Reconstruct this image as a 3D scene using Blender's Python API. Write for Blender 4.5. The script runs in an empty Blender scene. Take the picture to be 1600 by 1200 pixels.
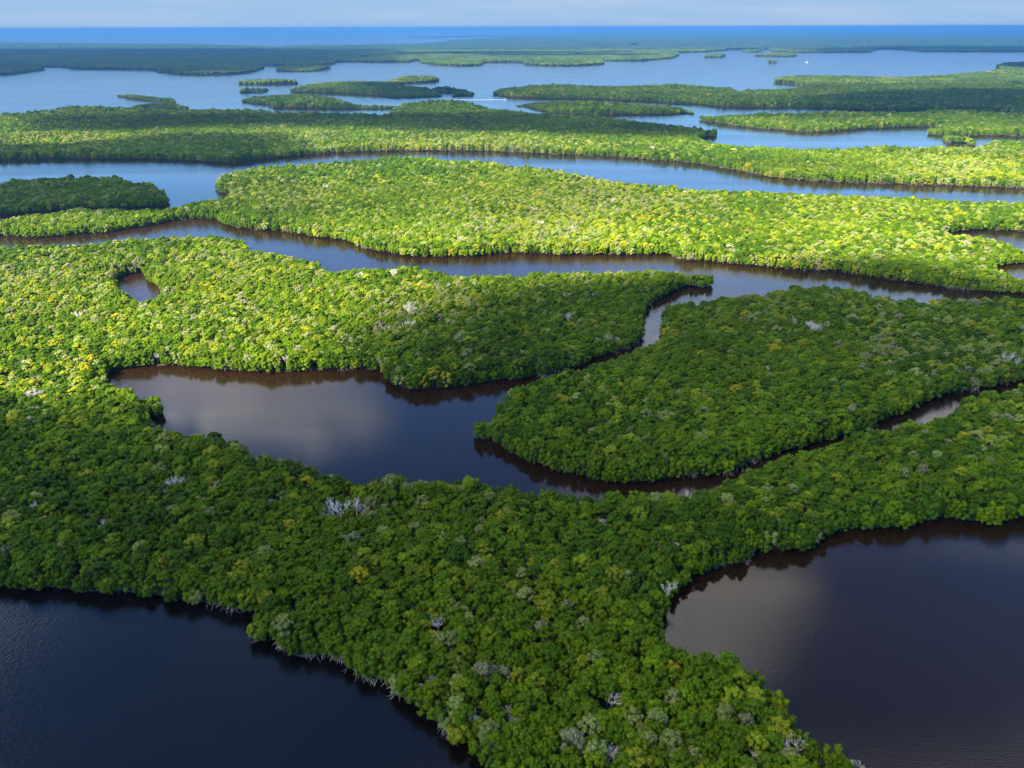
import bpy, math, random
import numpy as np
from mathutils import Matrix, Vector, noise
from mathutils.geometry import tessellate_polygon

scene = bpy.context.scene
R = math.radians

# ------------------------------------------------------------------ camera
F_PX, CAM_H = 1250.0, 130.0                    # focal length in photo pixels, height above the water
PITCH = math.atan((600 - 42.0) / F_PX)
ROLL = R(0.17)
cam_data = bpy.data.cameras.new('camera')
cam_data.sensor_width = 36.0
cam_data.lens = 36.0 * F_PX / 1600.0
cam_data.clip_start, cam_data.clip_end = 1.0, 300000.0
cam = bpy.data.objects.new('camera', cam_data)
scene.collection.objects.link(cam)
CAM_M = Matrix.Translation((0, 0, CAM_H)) @ Matrix.Rotation(math.pi / 2 - PITCH, 4, 'X') @ Matrix.Rotation(-ROLL, 4, 'Z')
cam.matrix_world = CAM_M
scene.camera = cam

# ------------------------------------------------------------------ light
SUN_EL, SUN_AZ = R(42.0), R(-128.0)            # azimuth clockwise from +Y (the view direction)
SUN_DIR = Vector((math.sin(SUN_AZ) * math.cos(SUN_EL), math.cos(SUN_AZ) * math.cos(SUN_EL), math.sin(SUN_EL)))
world = bpy.data.worlds.new('World')
scene.world = world
world.use_nodes = True
wn = world.node_tree
wn.nodes.clear()


def node(tree, kind, **kw):
    n = tree.nodes.new(kind)
    for k, v in kw.items():
        if k in n.inputs:
            n.inputs[k].default_value = v
        else:
            setattr(n, k, v)
    return n


def ramp(tree, stops, interp='LINEAR'):
    n = tree.nodes.new('ShaderNodeValToRGB')
    n.color_ramp.interpolation = interp
    e = n.color_ramp.elements
    while len(e) < len(stops):
        e.new(0.5)
    for k, (p, c) in enumerate(stops):
        e[k].position = p
        e[k].color = c if len(c) == 4 else (*c, 1)
    return n


sky = node(wn, 'ShaderNodeTexSky', sky_type='NISHITA', sun_disc=False, sun_elevation=SUN_EL,
           sun_rotation=SUN_AZ, altitude=0.0, air_density=1.0, dust_density=0.3, ozone_density=2.0)
tc = node(wn, 'ShaderNodeTexCoord')
sep = node(wn, 'ShaderNodeSeparateXYZ')
wn.links.new(tc.outputs['Generated'], sep.inputs[0])
zc = node(wn, 'ShaderNodeMath', operation='MAXIMUM')
zc.inputs[1].default_value = 0.0
wn.links.new(sep.outputs['Z'], zc.inputs[0])
za = node(wn, 'ShaderNodeMath', operation='ADD')
za.inputs[1].default_value = 0.06
wn.links.new(zc.outputs[0], za.inputs[0])
dx = node(wn, 'ShaderNodeMath', operation='DIVIDE')
dy = node(wn, 'ShaderNodeMath', operation='DIVIDE')
wn.links.new(sep.outputs['X'], dx.inputs[0]); wn.links.new(za.outputs[0], dx.inputs[1])
wn.links.new(sep.outputs['Y'], dy.inputs[0]); wn.links.new(za.outputs[0], dy.inputs[1])
comb = node(wn, 'ShaderNodeCombineXYZ')
wn.links.new(dx.outputs[0], comb.inputs[0]); wn.links.new(dy.outputs[0], comb.inputs[1])
comb.inputs[2].default_value = 3.7
cn = node(wn, 'ShaderNodeTexNoise', noise_dimensions='3D')
cn.inputs['Scale'].default_value = 0.9
cn.inputs['Detail'].default_value = 5.0
cn.inputs['Roughness'].default_value = 0.5
wn.links.new(comb.outputs[0], cn.inputs['Vector'])
cr = ramp(wn, [(0.64, (0, 0, 0)), (0.90, (1, 1, 1))], 'EASE')
wn.links.new(cn.outputs['Fac'], cr.inputs[0])
low = node(wn, 'ShaderNodeMapRange', interpolation_type='SMOOTHSTEP')       # no cumulus on the hazy horizon itself
low.inputs['From Min'].default_value = 0.03
low.inputs['From Max'].default_value = 0.30
wn.links.new(sep.outputs['Z'], low.inputs['Value'])
cf = node(wn, 'ShaderNodeMath', operation='MULTIPLY')
wn.links.new(cr.outputs[0], cf.inputs[0]); wn.links.new(low.outputs[0], cf.inputs[1])
tint_mix = node(wn, 'ShaderNodeMix', data_type='RGBA', blend_type='MULTIPLY')
tint_mix.inputs['Factor'].default_value = 1.0
tint_mix.inputs['B'].default_value = (0.50, 0.86, 1.22, 1)
wn.links.new(sky.outputs[0], tint_mix.inputs['A'])
# hazy blue band round the whole horizon
hb = node(wn, 'ShaderNodeMapRange', interpolation_type='SMOOTHSTEP')
hb.inputs['From Min'].default_value = 0.03
hb.inputs['From Max'].default_value = 0.17
hb.inputs['To Min'].default_value = 1.0
hb.inputs['To Max'].default_value = 0.0
wn.links.new(sep.outputs['Z'], hb.inputs['Value'])
hmix = node(wn, 'ShaderNodeMix', data_type='RGBA')
hmix.inputs['B'].default_value = (1.10, 1.68, 2.42, 1)
sv = node(wn, 'ShaderNodeMapping')
sv.inputs['Scale'].default_value = (2.2, 2.2, 34.0)
wn.links.new(tc.outputs['Generated'], sv.inputs['Vector'])
sn = node(wn, 'ShaderNodeTexNoise')
sn.inputs['Scale'].default_value = 2.0
sn.inputs['Detail'].default_value = 4.0
wn.links.new(sv.outputs[0], sn.inputs['Vector'])
sr = ramp(wn, [(0.38, (1.02, 1.62, 2.40)), (0.72, (1.30, 1.75, 2.44))], 'EASE')       # clear haze, far cloud banks
wn.links.new(sn.outputs['Fac'], sr.inputs[0])
wn.links.new(sr.outputs[0], hmix.inputs['B'])
wn.links.new(hb.outputs[0], hmix.inputs['Factor'])
wn.links.new(tint_mix.outputs['Result'], hmix.inputs['A'])
cmix = node(wn, 'ShaderNodeMix', data_type='RGBA')
cmix.inputs['B'].default_value = (7.5, 7.2, 7.4, 1)      # sunlit thin cloud (before the background strength)
wn.links.new(cf.outputs[0], cmix.inputs['Factor'])
wn.links.new(hmix.outputs['Result'], cmix.inputs['A'])
bg = node(wn, 'ShaderNodeBackground')
bg.inputs['Strength'].default_value = 0.06
wn.links.new(cmix.outputs['Result'], bg.inputs['Color'])
wo = node(wn, 'ShaderNodeOutputWorld')
wn.links.new(bg.outputs[0], wo.inputs['Surface'])

sun_data = bpy.data.lights.new('sun', 'SUN')
sun_data.energy = 5.0
sun_data.angle = R(0.5)
sun_data.color = (1.0, 0.92, 0.74)
sun = bpy.data.objects.new('sun', sun_data)
sun.rotation_euler = SUN_DIR.to_track_quat('Z', 'Y').to_euler()
sun.location = SUN_DIR * 2000
scene.collection.objects.link(sun)

vs = scene.view_settings
vs.view_transform = 'Standard'
vs.look = 'None'
vs.gamma = 1.0
vs.use_curve_mapping = False
vs.exposure = 2.5
cy = scene.cycles
cy.max_bounces = 6
cy.diffuse_bounces = 3
cy.glossy_bounces = 2
cy.transmission_bounces = 3
cy.transparent_max_bounces = 12
cy.volume_bounces = 0
cy.use_denoising = True
cy.sample_clamp_indirect = 4.0

# ------------------------------------------------------------------ helpers
rng = np.random.default_rng(7)
random.seed(7)
RM = np.array(CAM_M.to_3x3())


def unproject(px, py, z=0.0):
    d = RM @ np.array([(px - 800) / F_PX, (600 - py) / F_PX, -1.0])
    if d[2] > -1e-4:
        d[2] = -1e-4
    t = (z - CAM_H) / d[2]
    return d[0] * t, d[1] * t


def project(p):
    v = RM.T @ (np.asarray(p, float) - np.array([0, 0, CAM_H]))
    return 800 + F_PX * v[0] / -v[2], 600 - F_PX * v[1] / -v[2]


def link(o, parent=None):
    scene.collection.objects.link(o)
    if parent is not None:
        o.parent = parent
    return o


def hash2(i, j, seed):
    h = (i * 374761393 + j * 668265263 + seed * 1442695041) & 0xFFFFFFFF
    h = ((h ^ (h >> 13)) * 1274126177) & 0xFFFFFFFF
    return ((h ^ (h >> 16)) & 0xFFFF) / 65535.0


def vnoise(x, y, scale, seed=0, octaves=3):
    x = np.asarray(x, float) / scale
    y = np.asarray(y, float) / scale
    out, amp, tot = np.zeros_like(x), 1.0, 0.0
    for o in range(octaves):
        i, j = np.floor(x).astype(np.int64), np.floor(y).astype(np.int64)
        u, v = x - i, y - j
        u, v = u * u * (3 - 2 * u), v * v * (3 - 2 * v)
        a = hash2(i, j, seed + o) * (1 - u) + hash2(i + 1, j, seed + o) * u
        b = hash2(i, j + 1, seed + o) * (1 - u) + hash2(i + 1, j + 1, seed + o) * u
        out += amp * (a * (1 - v) + b * v)
        tot += amp
        amp *= 0.5
        x, y = x * 2.03 + 17.1, y * 2.03 - 9.3
    return out / tot


def inside(poly, x, y):
    c = np.zeros(len(x), bool)
    n = len(poly)
    for k in range(n):
        x1, y1 = poly[k]
        x2, y2 = poly[(k + 1) % n]
        if y1 == y2:
            continue
        m = ((y1 > y) != (y2 > y))
        xi = (x2 - x1) * (y - y1) / (y2 - y1) + x1
        c ^= m & (x < xi)
    return c


def edge_dist(poly, x, y):
    best = np.full(len(x), 1e18)
    n = len(poly)
    for k in range(n):
        x1, y1 = poly[k]
        x2, y2 = poly[(k + 1) % n]
        ex, ey = x2 - x1, y2 - y1
        l2 = ex * ex + ey * ey + 1e-9
        t = np.clip(((x - x1) * ex + (y - y1) * ey) / l2, 0, 1)
        d = (x - x1 - t * ex) ** 2 + (y - y1 - t * ey) ** 2
        np.minimum(best, d, out=best)
    return np.sqrt(best)


# ------------------------------------------------------------------ materials
def new_mat(name):
    m = bpy.data.materials.new(name)
    m.use_nodes = True
    m.node_tree.nodes.clear()
    return m, m.node_tree


def leaf_material():
    m, t = new_mat('mangrove_leaves')
    at = node(t, 'ShaderNodeAttribute', attribute_type='INSTANCER', attribute_name='tint')
    lv = node(t, 'ShaderNodeAttribute', attribute_type='GEOMETRY', attribute_name='lv')
    mr = node(t, 'ShaderNodeMapRange')
    mr.inputs['To Min'].default_value = 0.62
    mr.inputs['To Max'].default_value = 1.38
    t.links.new(lv.outputs['Fac'], mr.inputs['Value'])
    mul = node(t, 'ShaderNodeMix', data_type='RGBA', blend_type='MULTIPLY')
    mul.inputs['Factor'].default_value = 1.0
    t.links.new(at.outputs['Color'], mul.inputs['A'])
    t.links.new(mr.outputs[0], mul.inputs['B'])
    dif = node(t, 'ShaderNodeBsdfPrincipled')
    dif.inputs['Roughness'].default_value = 0.55
    dif.inputs['Specular IOR Level'].default_value = 0.08
    t.links.new(mul.outputs['Result'], dif.inputs['Base Color'])
    tr = node(t, 'ShaderNodeBsdfTranslucent')
    t.links.new(mul.outputs['Result'], tr.inputs['Color'])
    mx = node(t, 'ShaderNodeMixShader')
    mx.inputs[0].default_value = 0.28
    t.links.new(dif.outputs[0], mx.inputs[1])
    t.links.new(tr.outputs[0], mx.inputs[2])
    o = node(t, 'ShaderNodeOutputMaterial')
    t.links.new(mx.outputs[0], o.inputs['Surface'])
    return m


def bark_material(name, c1, c2, scale):
    m, t = new_mat(name)
    co = node(t, 'ShaderNodeTexCoord')
    nz = node(t, 'ShaderNodeTexNoise')
    nz.inputs['Scale'].default_value = scale
    nz.inputs['Detail'].default_value = 4.0
    t.links.new(co.outputs['Object'], nz.inputs['Vector'])
    r = ramp(t, [(0.35, c1), (0.65, c2)])
    t.links.new(nz.outputs['Fac'], r.inputs[0])
    b = node(t, 'ShaderNodeBsdfPrincipled')
    b.inputs['Roughness'].default_value = 0.85
    t.links.new(r.outputs[0], b.inputs['Base Color'])
    o = node(t, 'ShaderNodeOutputMaterial')
    t.links.new(b.outputs[0], o.inputs['Surface'])
    return m


def simple_material(name, col, rough=0.6, spec=0.5):
    m, t = new_mat(name)
    co = node(t, 'ShaderNodeTexCoord')
    nz = node(t, 'ShaderNodeTexNoise')
    nz.inputs['Scale'].default_value = 2.0
    t.links.new(co.outputs['Object'], nz.inputs['Vector'])
    r = ramp(t, [(0.3, tuple(c * 0.85 for c in col)), (0.7, col)])
    t.links.new(nz.outputs['Fac'], r.inputs[0])
    b = node(t, 'ShaderNodeBsdfPrincipled')
    b.inputs['Roughness'].default_value = rough
    b.inputs['Specular IOR Level'].default_value = spec
    t.links.new(r.outputs[0], b.inputs['Base Color'])
    o = node(t, 'ShaderNodeOutputMaterial')
    t.links.new(b.outputs[0], o.inputs['Surface'])
    return m


def water_material():
    m, t = new_mat('tannin_water')
    geo = node(t, 'ShaderNodeNewGeometry')

    def scaled(sx, sy, rot=0.0):
        mp = node(t, 'ShaderNodeMapping')
        mp.inputs['Scale'].default_value = (sx, sy, 1)
        mp.inputs['Rotation'].default_value = (0, 0, rot)
        t.links.new(geo.outputs['Position'], mp.inputs['Vector'])
        return mp

    def nz(mp, detail, rough=0.5, dist=0.0):
        n = node(t, 'ShaderNodeTexNoise')
        n.inputs['Scale'].default_value = 1.0
        n.inputs['Detail'].default_value = detail
        n.inputs['Roughness'].default_value = rough
        n.inputs['Distortion'].default_value = dist
        t.links.new(mp.outputs[0], n.inputs['Vector'])
        return n
    # short wind ripples in two crossing trains, and wide calm and ruffled lanes
    r1 = nz(scaled(0.85, 2.3, R(24)), 2.0)
    r2 = nz(scaled(2.0, 0.8, R(20)), 2.0)
    lanes = nz(scaled(1 / 420, 1 / 70, R(6)), 3.0, 0.55, 0.6)
    add = node(t, 'ShaderNodeMath', operation='ADD')
    t.links.new(r1.outputs['Fac'], add.inputs[0])
    t.links.new(r2.outputs['Fac'], add.inputs[1])
    ls = node(t, 'ShaderNodeMapRange')
    ls.inputs['From Min'].default_value = 0.38
    ls.inputs['From Max'].default_value = 0.62
    ls.inputs['To Min'].default_value = 0.42
    ls.inputs['To Max'].default_value = 1.0
    t.links.new(lanes.outputs['Fac'], ls.inputs['Value'])
    bump = node(t, 'ShaderNodeBump')
    bump.inputs['Distance'].default_value = 0.085
    t.links.new(add.outputs[0], bump.inputs['Height'])
    bs = node(t, 'ShaderNodeMath', operation='MULTIPLY')
    bs.inputs[1].default_value = 0.6
    t.links.new(ls.outputs[0], bs.inputs[0])
    # the enclosed lagoon lies sheltered from the wind
    sd = node(t, 'ShaderNodeVectorMath', operation='DISTANCE')
    sd.inputs[1].default_value = (-55, 270, 0)
    t.links.new(geo.outputs['Position'], sd.inputs[0])
    sh = node(t, 'ShaderNodeMapRange', interpolation_type='SMOOTHSTEP')
    sh.inputs['From Min'].default_value = 70.0
    sh.inputs['From Max'].default_value = 130.0
    sh.inputs['To Min'].default_value = 0.22
    sh.inputs['To Max'].default_value = 1.0
    sd2 = node(t, 'ShaderNodeVectorMath', operation='DISTANCE')
    sd2.inputs[1].default_value = (70, 150, 0)
    t.links.new(geo.outputs['Position'], sd2.inputs[0])
    sa = node(t, 'ShaderNodeMath', operation='ADD')
    sa.inputs[1].default_value = 45.0
    t.links.new(sd2.outputs['Value'], sa.inputs[0])
    smn = node(t, 'ShaderNodeMath', operation='MINIMUM')
    t.links.new(sd.outputs['Value'], smn.inputs[0]); t.links.new(sa.outputs[0], smn.inputs[1])
    t.links.new(smn.outputs[0], sh.inputs['Value'])
    bsh = node(t, 'ShaderNodeMath', operation='MULTIPLY')
    t.links.new(bs.outputs[0], bsh.inputs[0]); t.links.new(sh.outputs[0], bsh.inputs[1])
    t.links.new(bsh.outputs[0], bump.inputs['Strength'])
    rg = node(t, 'ShaderNodeMapRange')
    rg.inputs['To Min'].default_value = 0.03
    rg.inputs['To Max'].default_value = 0.14
    t.links.new(ls.outputs[0], rg.inputs['Value'])
    silt = nz(scaled(1 / 160, 1 / 160), 3.0)
    shallow = ramp(t, [(0.3, (0.0080, 0.0036, 0.0015)), (0.7, (0.0135, 0.0058, 0.0022))])
    t.links.new(silt.outputs['Fac'], shallow.inputs[0])
    # the near bay is deep and clear: little silt shows in it
    dist = node(t, 'ShaderNodeVectorMath', operation='DISTANCE')
    dist.inputs[1].default_value = (-110, 105, 0)
    t.links.new(geo.outputs['Position'], dist.inputs[0])
    deep = node(t, 'ShaderNodeMapRange', interpolation_type='SMOOTHSTEP')
    deep.inputs['From Min'].default_value = 70.0
    deep.inputs['From Max'].default_value = 210.0
    t.links.new(dist.outputs['Value'], deep.inputs['Value'])
    col = node(t, 'ShaderNodeMix', data_type='RGBA')
    col.inputs['A'].default_value = (0.0022, 0.0016, 0.0014, 1)
    t.links.new(deep.outputs[0], col.inputs['Factor'])
    t.links.new(shallow.outputs[0], col.inputs['B'])
    b = node(t, 'ShaderNodeBsdfPrincipled')
    b.inputs['IOR'].default_value = 1.333
    b.inputs['Specular IOR Level'].default_value = 0.5
    t.links.new(col.outputs['Result'], b.inputs['Base Color'])
    t.links.new(rg.outputs[0], b.inputs['Roughness'])
    t.links.new(bump.outputs[0], b.inputs['Normal'])
    o = node(t, 'ShaderNodeOutputMaterial')
    t.links.new(b.outputs[0], o.inputs['Surface'])
    return m


M_LEAF = leaf_material()
M_BARK = bark_material('mangrove_bark', (0.10, 0.085, 0.07), (0.22, 0.19, 0.165), 3.0)
M_ROOT = bark_material('mangrove_prop_root', (0.16, 0.125, 0.115), (0.36, 0.30, 0.28), 2.0)
M_DEAD = bark_material('bleached_dead_wood', (0.34, 0.31, 0.27), (0.58, 0.53, 0.46), 1.5)
M_MUD = bark_material('dark_mud', (0.022, 0.017, 0.012), (0.05, 0.038, 0.026), 0.4)
M_WATER = water_material()

# ------------------------------------------------------------------ water: one sheet to the horizon
WX = 160000.0
me = bpy.data.meshes.new('water')
me.from_pydata([(-WX, -3000, 0), (WX, -3000, 0), (WX, 150000, 0), (-WX, 150000, 0)], [], [(0, 1, 2, 3)])
me.materials.append(M_WATER)
water = link(bpy.data.objects.new('water', me))
water['kind'] = 'structure'

# ------------------------------------------------------------------ the land: outlines read off the photograph,
# laid on the water plane; an edge turned away from the viewer shows its tree tops, so it is laid at canopy height.
CANOPY = 6.8
LAND = {}
LAND['A'] = [(-300,395),(0,384),(30,383),(100,380),(180,374),(220,372),(260,371),(300,370),(340,369),(378,374),(385,384),(400,388),(430,396),(460,400),(490,403),(505,415),(512,420),(540,418),(580,416),(620,413),(640,413),(660,417),(700,422),(720,426),(760,427),(800,428),(830,424),(870,423),(920,423),(980,421),(1010,419),(1040,420),(1080,425),(1100,430),(1110,437),(1100,443),(1075,449),(1050,457),(1030,466),(1010,474),(1003,485),(1003,500),(1000,530),(990,542),(960,552),(930,562),(915,573),(890,578),(860,582),(840,587),(810,596),(780,597),(750,601),(700,607),(660,609),(630,608),(605,600),(597,590),(590,580),(560,578),(530,575),(500,580),(470,582),(430,585),(400,584),(370,581),(345,578),(330,576),(300,573),(275,572),(240,574),(210,575),(185,578),(165,585),(156,588),(165,592),(180,596),(210,604),(228,612),(240,622),(241,634),(232,645),(225,655),(245,662),(270,665),(300,672),(340,676),(360,678),(375,690),(400,704),(420,710),(450,716),(480,730),(510,735),(540,738),(570,742),(585,738),(600,736),(630,737),(660,743),(700,746),(730,744),(750,748),(800,756),(840,755),(870,760),(900,762),(930,765),(960,766),(1000,764),(1040,762),(1090,756),(1130,744),(1150,738),(1180,727),(1220,712),(1260,697),(1300,686),(1340,675),(1380,661),(1400,656),(1420,653),(1440,653),(1470,646),(1495,634),(1507,620),(1540,609),(1570,604),(1600,597),(1700,583),(1900,558),
 (1900,790),(1600,814),(1560,820),(1530,815),(1500,814),(1480,812),(1450,815),(1420,825),(1390,829),(1350,826),(1320,833),(1295,842),(1285,852),(1280,862),(1260,866),(1230,866),(1190,866),(1165,872),(1150,882),(1110,890),(1080,900),(1065,912),(1050,922),(1040,935),(1045,948),(1042,960),(1036,975),(1033,988),(1045,1000),(1070,1010),(1110,1015),(1150,1020),(1175,1030),(1190,1050),(1210,1070),(1230,1085),(1236,1097),(1232,1112),(1240,1122),(1265,1135),(1285,1152),(1300,1158),(1320,1173),(1340,1180),(1352,1192),(1370,1215),(1420,1270),(1440,1400),
 (960,1400),(840,1260),(770,1203),(750,1190),(735,1175),(710,1165),(700,1150),(680,1140),(668,1130),(665,1115),(640,1105),(622,1100),(620,1085),(612,1070),(580,1060),(560,1050),(550,1035),(535,1025),(520,1020),(500,1030),(480,1035),(455,1030),(440,1020),(425,1010),(405,1000),(400,990),(404,975),(405,965),(380,958),(350,950),(320,945),(290,940),(260,936),(230,935),(200,935),(170,930),(140,930),(110,928),(80,925),(50,925),(20,925),(0,918),(-300,905)]
LAND['B'] = [(1041,500),(1041,480),(1050,472),(1065,470),(1075,465),(1085,470),(1100,466),(1130,460),(1160,458),(1200,456),(1215,448),(1240,444),(1260,446),(1300,447),(1340,452),(1370,459),(1400,463),(1440,466),(1480,464),(1500,464),(1550,466),(1600,466),(1900,475),(1900,570),(1600,597),(1580,600),(1560,603),(1540,608),(1500,612),(1480,618),(1455,626),(1440,634),(1420,642),(1390,652),(1370,662),(1350,674),(1320,681),(1290,690),(1260,697),(1230,705),(1200,716),(1180,722),(1150,731),(1130,740),(1100,746),(1060,751),(1030,756),(990,758),(960,756),(930,751),(900,744),(870,738),(840,727),(815,716),(800,708),(785,698),(765,690),(757,680),(752,668),(757,658),(768,648),(775,635),(770,630),(780,618),(800,606),(830,590),(860,582),(880,574),(920,566),(940,560),(970,548),(995,541),(1002,537),(1025,534),(1027,526),(1040,520)]
LAND['C'] = [(-300,355),(0,343),(20,340),(30,334),(60,332),(90,330),(110,325),(120,322),(150,323),(180,324),(220,326),(260,325),(280,322),(285,318),(300,314),(330,309),(350,306),(370,305),(345,300),(338,295),(337,285),(342,278),(352,270),(370,266),(400,262),(430,260),(470,258),(500,256),(540,252),(580,249),(610,246),(640,245),(680,246),(700,250),(740,252),(780,255),(800,259),(840,262),(880,268),(920,274),(950,281),(1000,287),(1050,291),(1100,296),(1150,297),(1200,299),(1270,302),(1300,303),(1350,305),(1400,307),(1450,310),(1500,313),(1550,314),(1600,316),(1900,325),
 (1900,360),(1600,363),(1570,361),(1540,360),(1500,362),(1455,363),(1500,366),(1530,367),(1555,371),(1570,377),(1590,384),(1600,387),(1750,395),(1900,396),(1900,410),(1600,413),(1570,415),(1550,417),(1560,420),(1575,423),(1590,430),(1600,433),(1750,440),(1900,445),
 (1900,470),(1700,466),(1600,459),(1560,458),(1520,455),(1480,450),(1450,446),(1420,441),(1390,438),(1350,431),(1310,425),(1280,424),(1240,422),(1200,418),(1160,413),(1120,411),(1080,408),(1060,404),(1056,398),(1040,397),(1020,399),(980,399),(940,397),(880,399),(800,396),(740,401),(680,402),(650,402),(620,399),(590,393),(560,384),(540,376),(500,372),(460,365),(430,361),(400,359),(370,355),(350,350),(340,344),(320,343),(290,343),(270,345),(250,350),(230,354),(200,358),(170,363),(130,366),(100,369),(60,371),(30,371),(0,369),(-300,375)]
LAND['D'] = [(-300,290),(0,283),(15,279),(60,280),(100,277),(130,276),(160,276),(190,278),(210,284),(235,285),(250,293),(258,304),(261,315),(255,322),(200,325),(120,326),(60,332),(0,337),(-300,345)]
LAND['E'] = [(-300,190),(0,180),(30,178),(50,175),(80,172),(110,168),(150,167),(180,168),(210,169),(230,172),(260,172),(300,172),(360,172),(400,173),(440,176),(470,177),(500,178),(540,178),(570,177),(590,180),(605,180),(615,170),(630,163),(650,160),(670,158),(700,158),(730,160),(750,165),(770,170),(800,174),(830,177),(860,179),(900,180),(930,181),(960,184),(1000,190),(1050,196),(1090,201),(1115,205),(1117,210),(1100,214),(1090,217),(1110,221),(1140,226),(1170,229),(1200,230),(1230,231),(1270,233),(1320,233),(1350,229),(1380,227),(1420,229),(1470,231),(1500,230),(1535,229),(1545,222),(1560,219),(1600,218),(1900,215),
 (1900,303),(1600,295),(1560,293),(1500,291),(1450,289),(1380,287),(1300,284),(1250,281),(1200,277),(1180,272),(1140,264),(1100,257),(1050,252),(1000,248),(960,244),(920,243),(860,241),(800,238),(760,236),(700,236),(640,236),(580,237),(520,239),(470,243),(430,247),(400,250),(370,254),(350,254),(300,251),(250,249),(200,248),(150,248),(100,247),(50,249),(0,249),(-300,252)]
LAND['F'] = [(806,163),(820,159),(860,157),(900,158),(950,161),(1000,163),(1040,165),(1075,168),(1081,172),(1078,176),(1050,178),(1000,179),(940,179),(900,178),(860,176),(840,170),(820,166)]
LAND['G'] = [(378,154),(395,149),(430,146),(460,145),(490,149),(520,154),(540,160),(560,163),(600,163),(640,162),(640,170),(600,169),(540,169),(500,169),(430,168),(424,163),(400,162),(382,159)]
LAND['H'] = [(453,141),(470,135),(490,129),(520,125),(560,124),(590,126),(610,130),(640,136),(670,138),(690,145),(680,151),(650,152),(610,152),(600,150),(560,147),(520,145),(490,144),(470,144)]
LAND['H2'] = [(655,138),(700,137),(725,139),(728,143),(700,144),(670,143)]
LAND['H3'] = [(709,145),(722,142),(735,144),(738,147),(730,149),(712,149)]
LAND['I'] = [(366,128),(390,124),(430,124),(465,126),(480,129),(470,131),(420,132),(380,132)]
LAND['J'] = [(374,140),(390,138),(412,138),(419,141),(410,143),(378,143)]
LAND['K'] = [(598,128),(620,122),(640,117),(670,117),(685,121),(690,125),(680,128),(650,130),(620,131)]
LAND['L'] = [(184,148),(200,146),(230,150),(260,152),(273,155),(265,158),(230,156),(200,153)]
LAND['L2'] = [(205,163),(225,161),(260,160),(285,163),(293,166),(285,169),(250,167),(215,167)]
LAND['M'] = [(772,143),(790,138),(830,134),(870,132),(900,134),(940,136),(1000,134),(1060,133),(1100,135),(1140,138),(1155,143),(1180,141),(1220,140),(1245,138),(1255,134),(1235,131),(1210,129),(1212,123),(1230,119),(1260,118),(1290,118),(1330,119),(1370,120),(1410,121),(1440,119),(1480,117),(1520,113),(1545,111),(1565,107),(1557,102),(1570,98),(1600,97),(1900,95),(1900,185),(1600,178),(1470,175),(1420,174),(1370,172),(1300,169),(1240,168),(1180,168),(1130,167),(1100,163),(1060,161),(1020,158),(980,157),(940,155),(880,154),(830,153),(800,152),(785,150),(775,147)]
LAND['O'] = [(1095,187),(1110,183),(1140,180),(1180,178),(1220,178),(1280,177),(1340,176),(1400,176),(1450,174),(1480,172),(1520,173),(1560,176),(1600,177),(1900,182),(1900,225),(1600,213),(1560,212),(1520,212),(1490,212),(1460,211),(1452,207),(1456,202),(1470,199),(1450,198),(1400,199),(1350,201),(1320,204),(1290,206),(1250,206),(1220,203),(1190,201),(1160,198),(1120,192)]
LAND['P'] = [(1475,217),(1485,213),(1510,213),(1523,218),(1515,222),(1490,223)]
LAND['Q'] = [(-300,130),(0,117),(20,116),(50,112),(70,108),(73,106),(60,104.5),(92,104.5),(120,108),(170,108),(240,109),(250,113),(280,116),(320,117),(360,116),(390,113),(405,109),(413,106),(410,102),(425,103),(460,103),(490,102),(515,101),(524,99),(524,97),(540,96),(590,97),(640,97),(645,95),(655,94),(657,98),(680,101),(720,103),(750,102),(756,99),(750,97.5),(800,97),(818,98),(820,101),(860,103),(900,103),(935,101),(945,98),(935,94),(950,95),(1000,95),(1050,91),(1062,86),(1055,82),(1100,81),(1130,79),(1140,77.5),(1200,77.5),(1210,81),(1250,82),(1300,82),(1360,81.5),(1365,79),(1375,77),(1400,77),(1440,80.5),(1500,81),(1600,81),(1900,82),
 (1900,41),(1600,43.2),(1200,45.2),(1000,47.0),(920,50),(860,52.5),(800,56),(740,60.5),(700,63.5),(660,68),(640,68),(600,69),(560,70),(450,70.5),(440,73),(400,71.5),(350,70),(300,68.5),(100,67),(0,66.5),(-300,68)]
LAND['R'] = [(430,107),(450,102),(480,100),(510,103),(518,106),(500,110),(470,112),(440,111)]
LAND['S'] = [(1100,87),(1112,83),(1128,84),(1134,87),(1125,90),(1105,89.5)]
LAND['T'] = [(1178,85),(1200,83),(1225,82),(1240,84),(1246,87),(1225,89),(1190,87.5)]
LAND['U'] = [(1192,97),(1200,94.5),(1215,95),(1223,97),(1210,98.5)]
LAND['V'] = [(1158,80),(1165,77),(1185,77.5),(1192,80),(1178,82)]
LAND['W'] = [(630,57.5),(680,56.5),(740,55.5),(800,54.5),(800,55.8),(740,57),(690,58.5),(640,58.8)]


# a small pond enclosed by the sunlit wood
POND = [(188,439),(197,435),(210,432),(222,431),(225,437),(228,443),(238,447),(246,451),(243,456),(228,461),(212,464),(211,458),(203,450),(193,444)]


def to_world(pts, water=False):
    """photo outline -> world outline; z of each point from which way its edge faces"""
    n = len(pts)
    area = sum(pts[i][0] * pts[(i + 1) % n][1] - pts[(i + 1) % n][0] * pts[i][1] for i in range(n))
    s = (1 if area > 0 else -1) * (-1 if water else 1)
    out = []
    for i in range(n):
        ax, ay = pts[i - 1]
        bx, by = pts[(i + 1) % n]
        tx, ty = bx - ax, by - ay
        l = math.hypot(tx, ty) + 1e-9
        ny = -tx / l * s                                  # outward normal, +: towards the viewer (down the picture)
        z = CANOPY * min(1.0, max(0.0, 0.5 - 1.4 * ny))
        px, py = pts[i]
        x, y = unproject(px, py, z)
        out.append((x, y))
    return out


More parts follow.
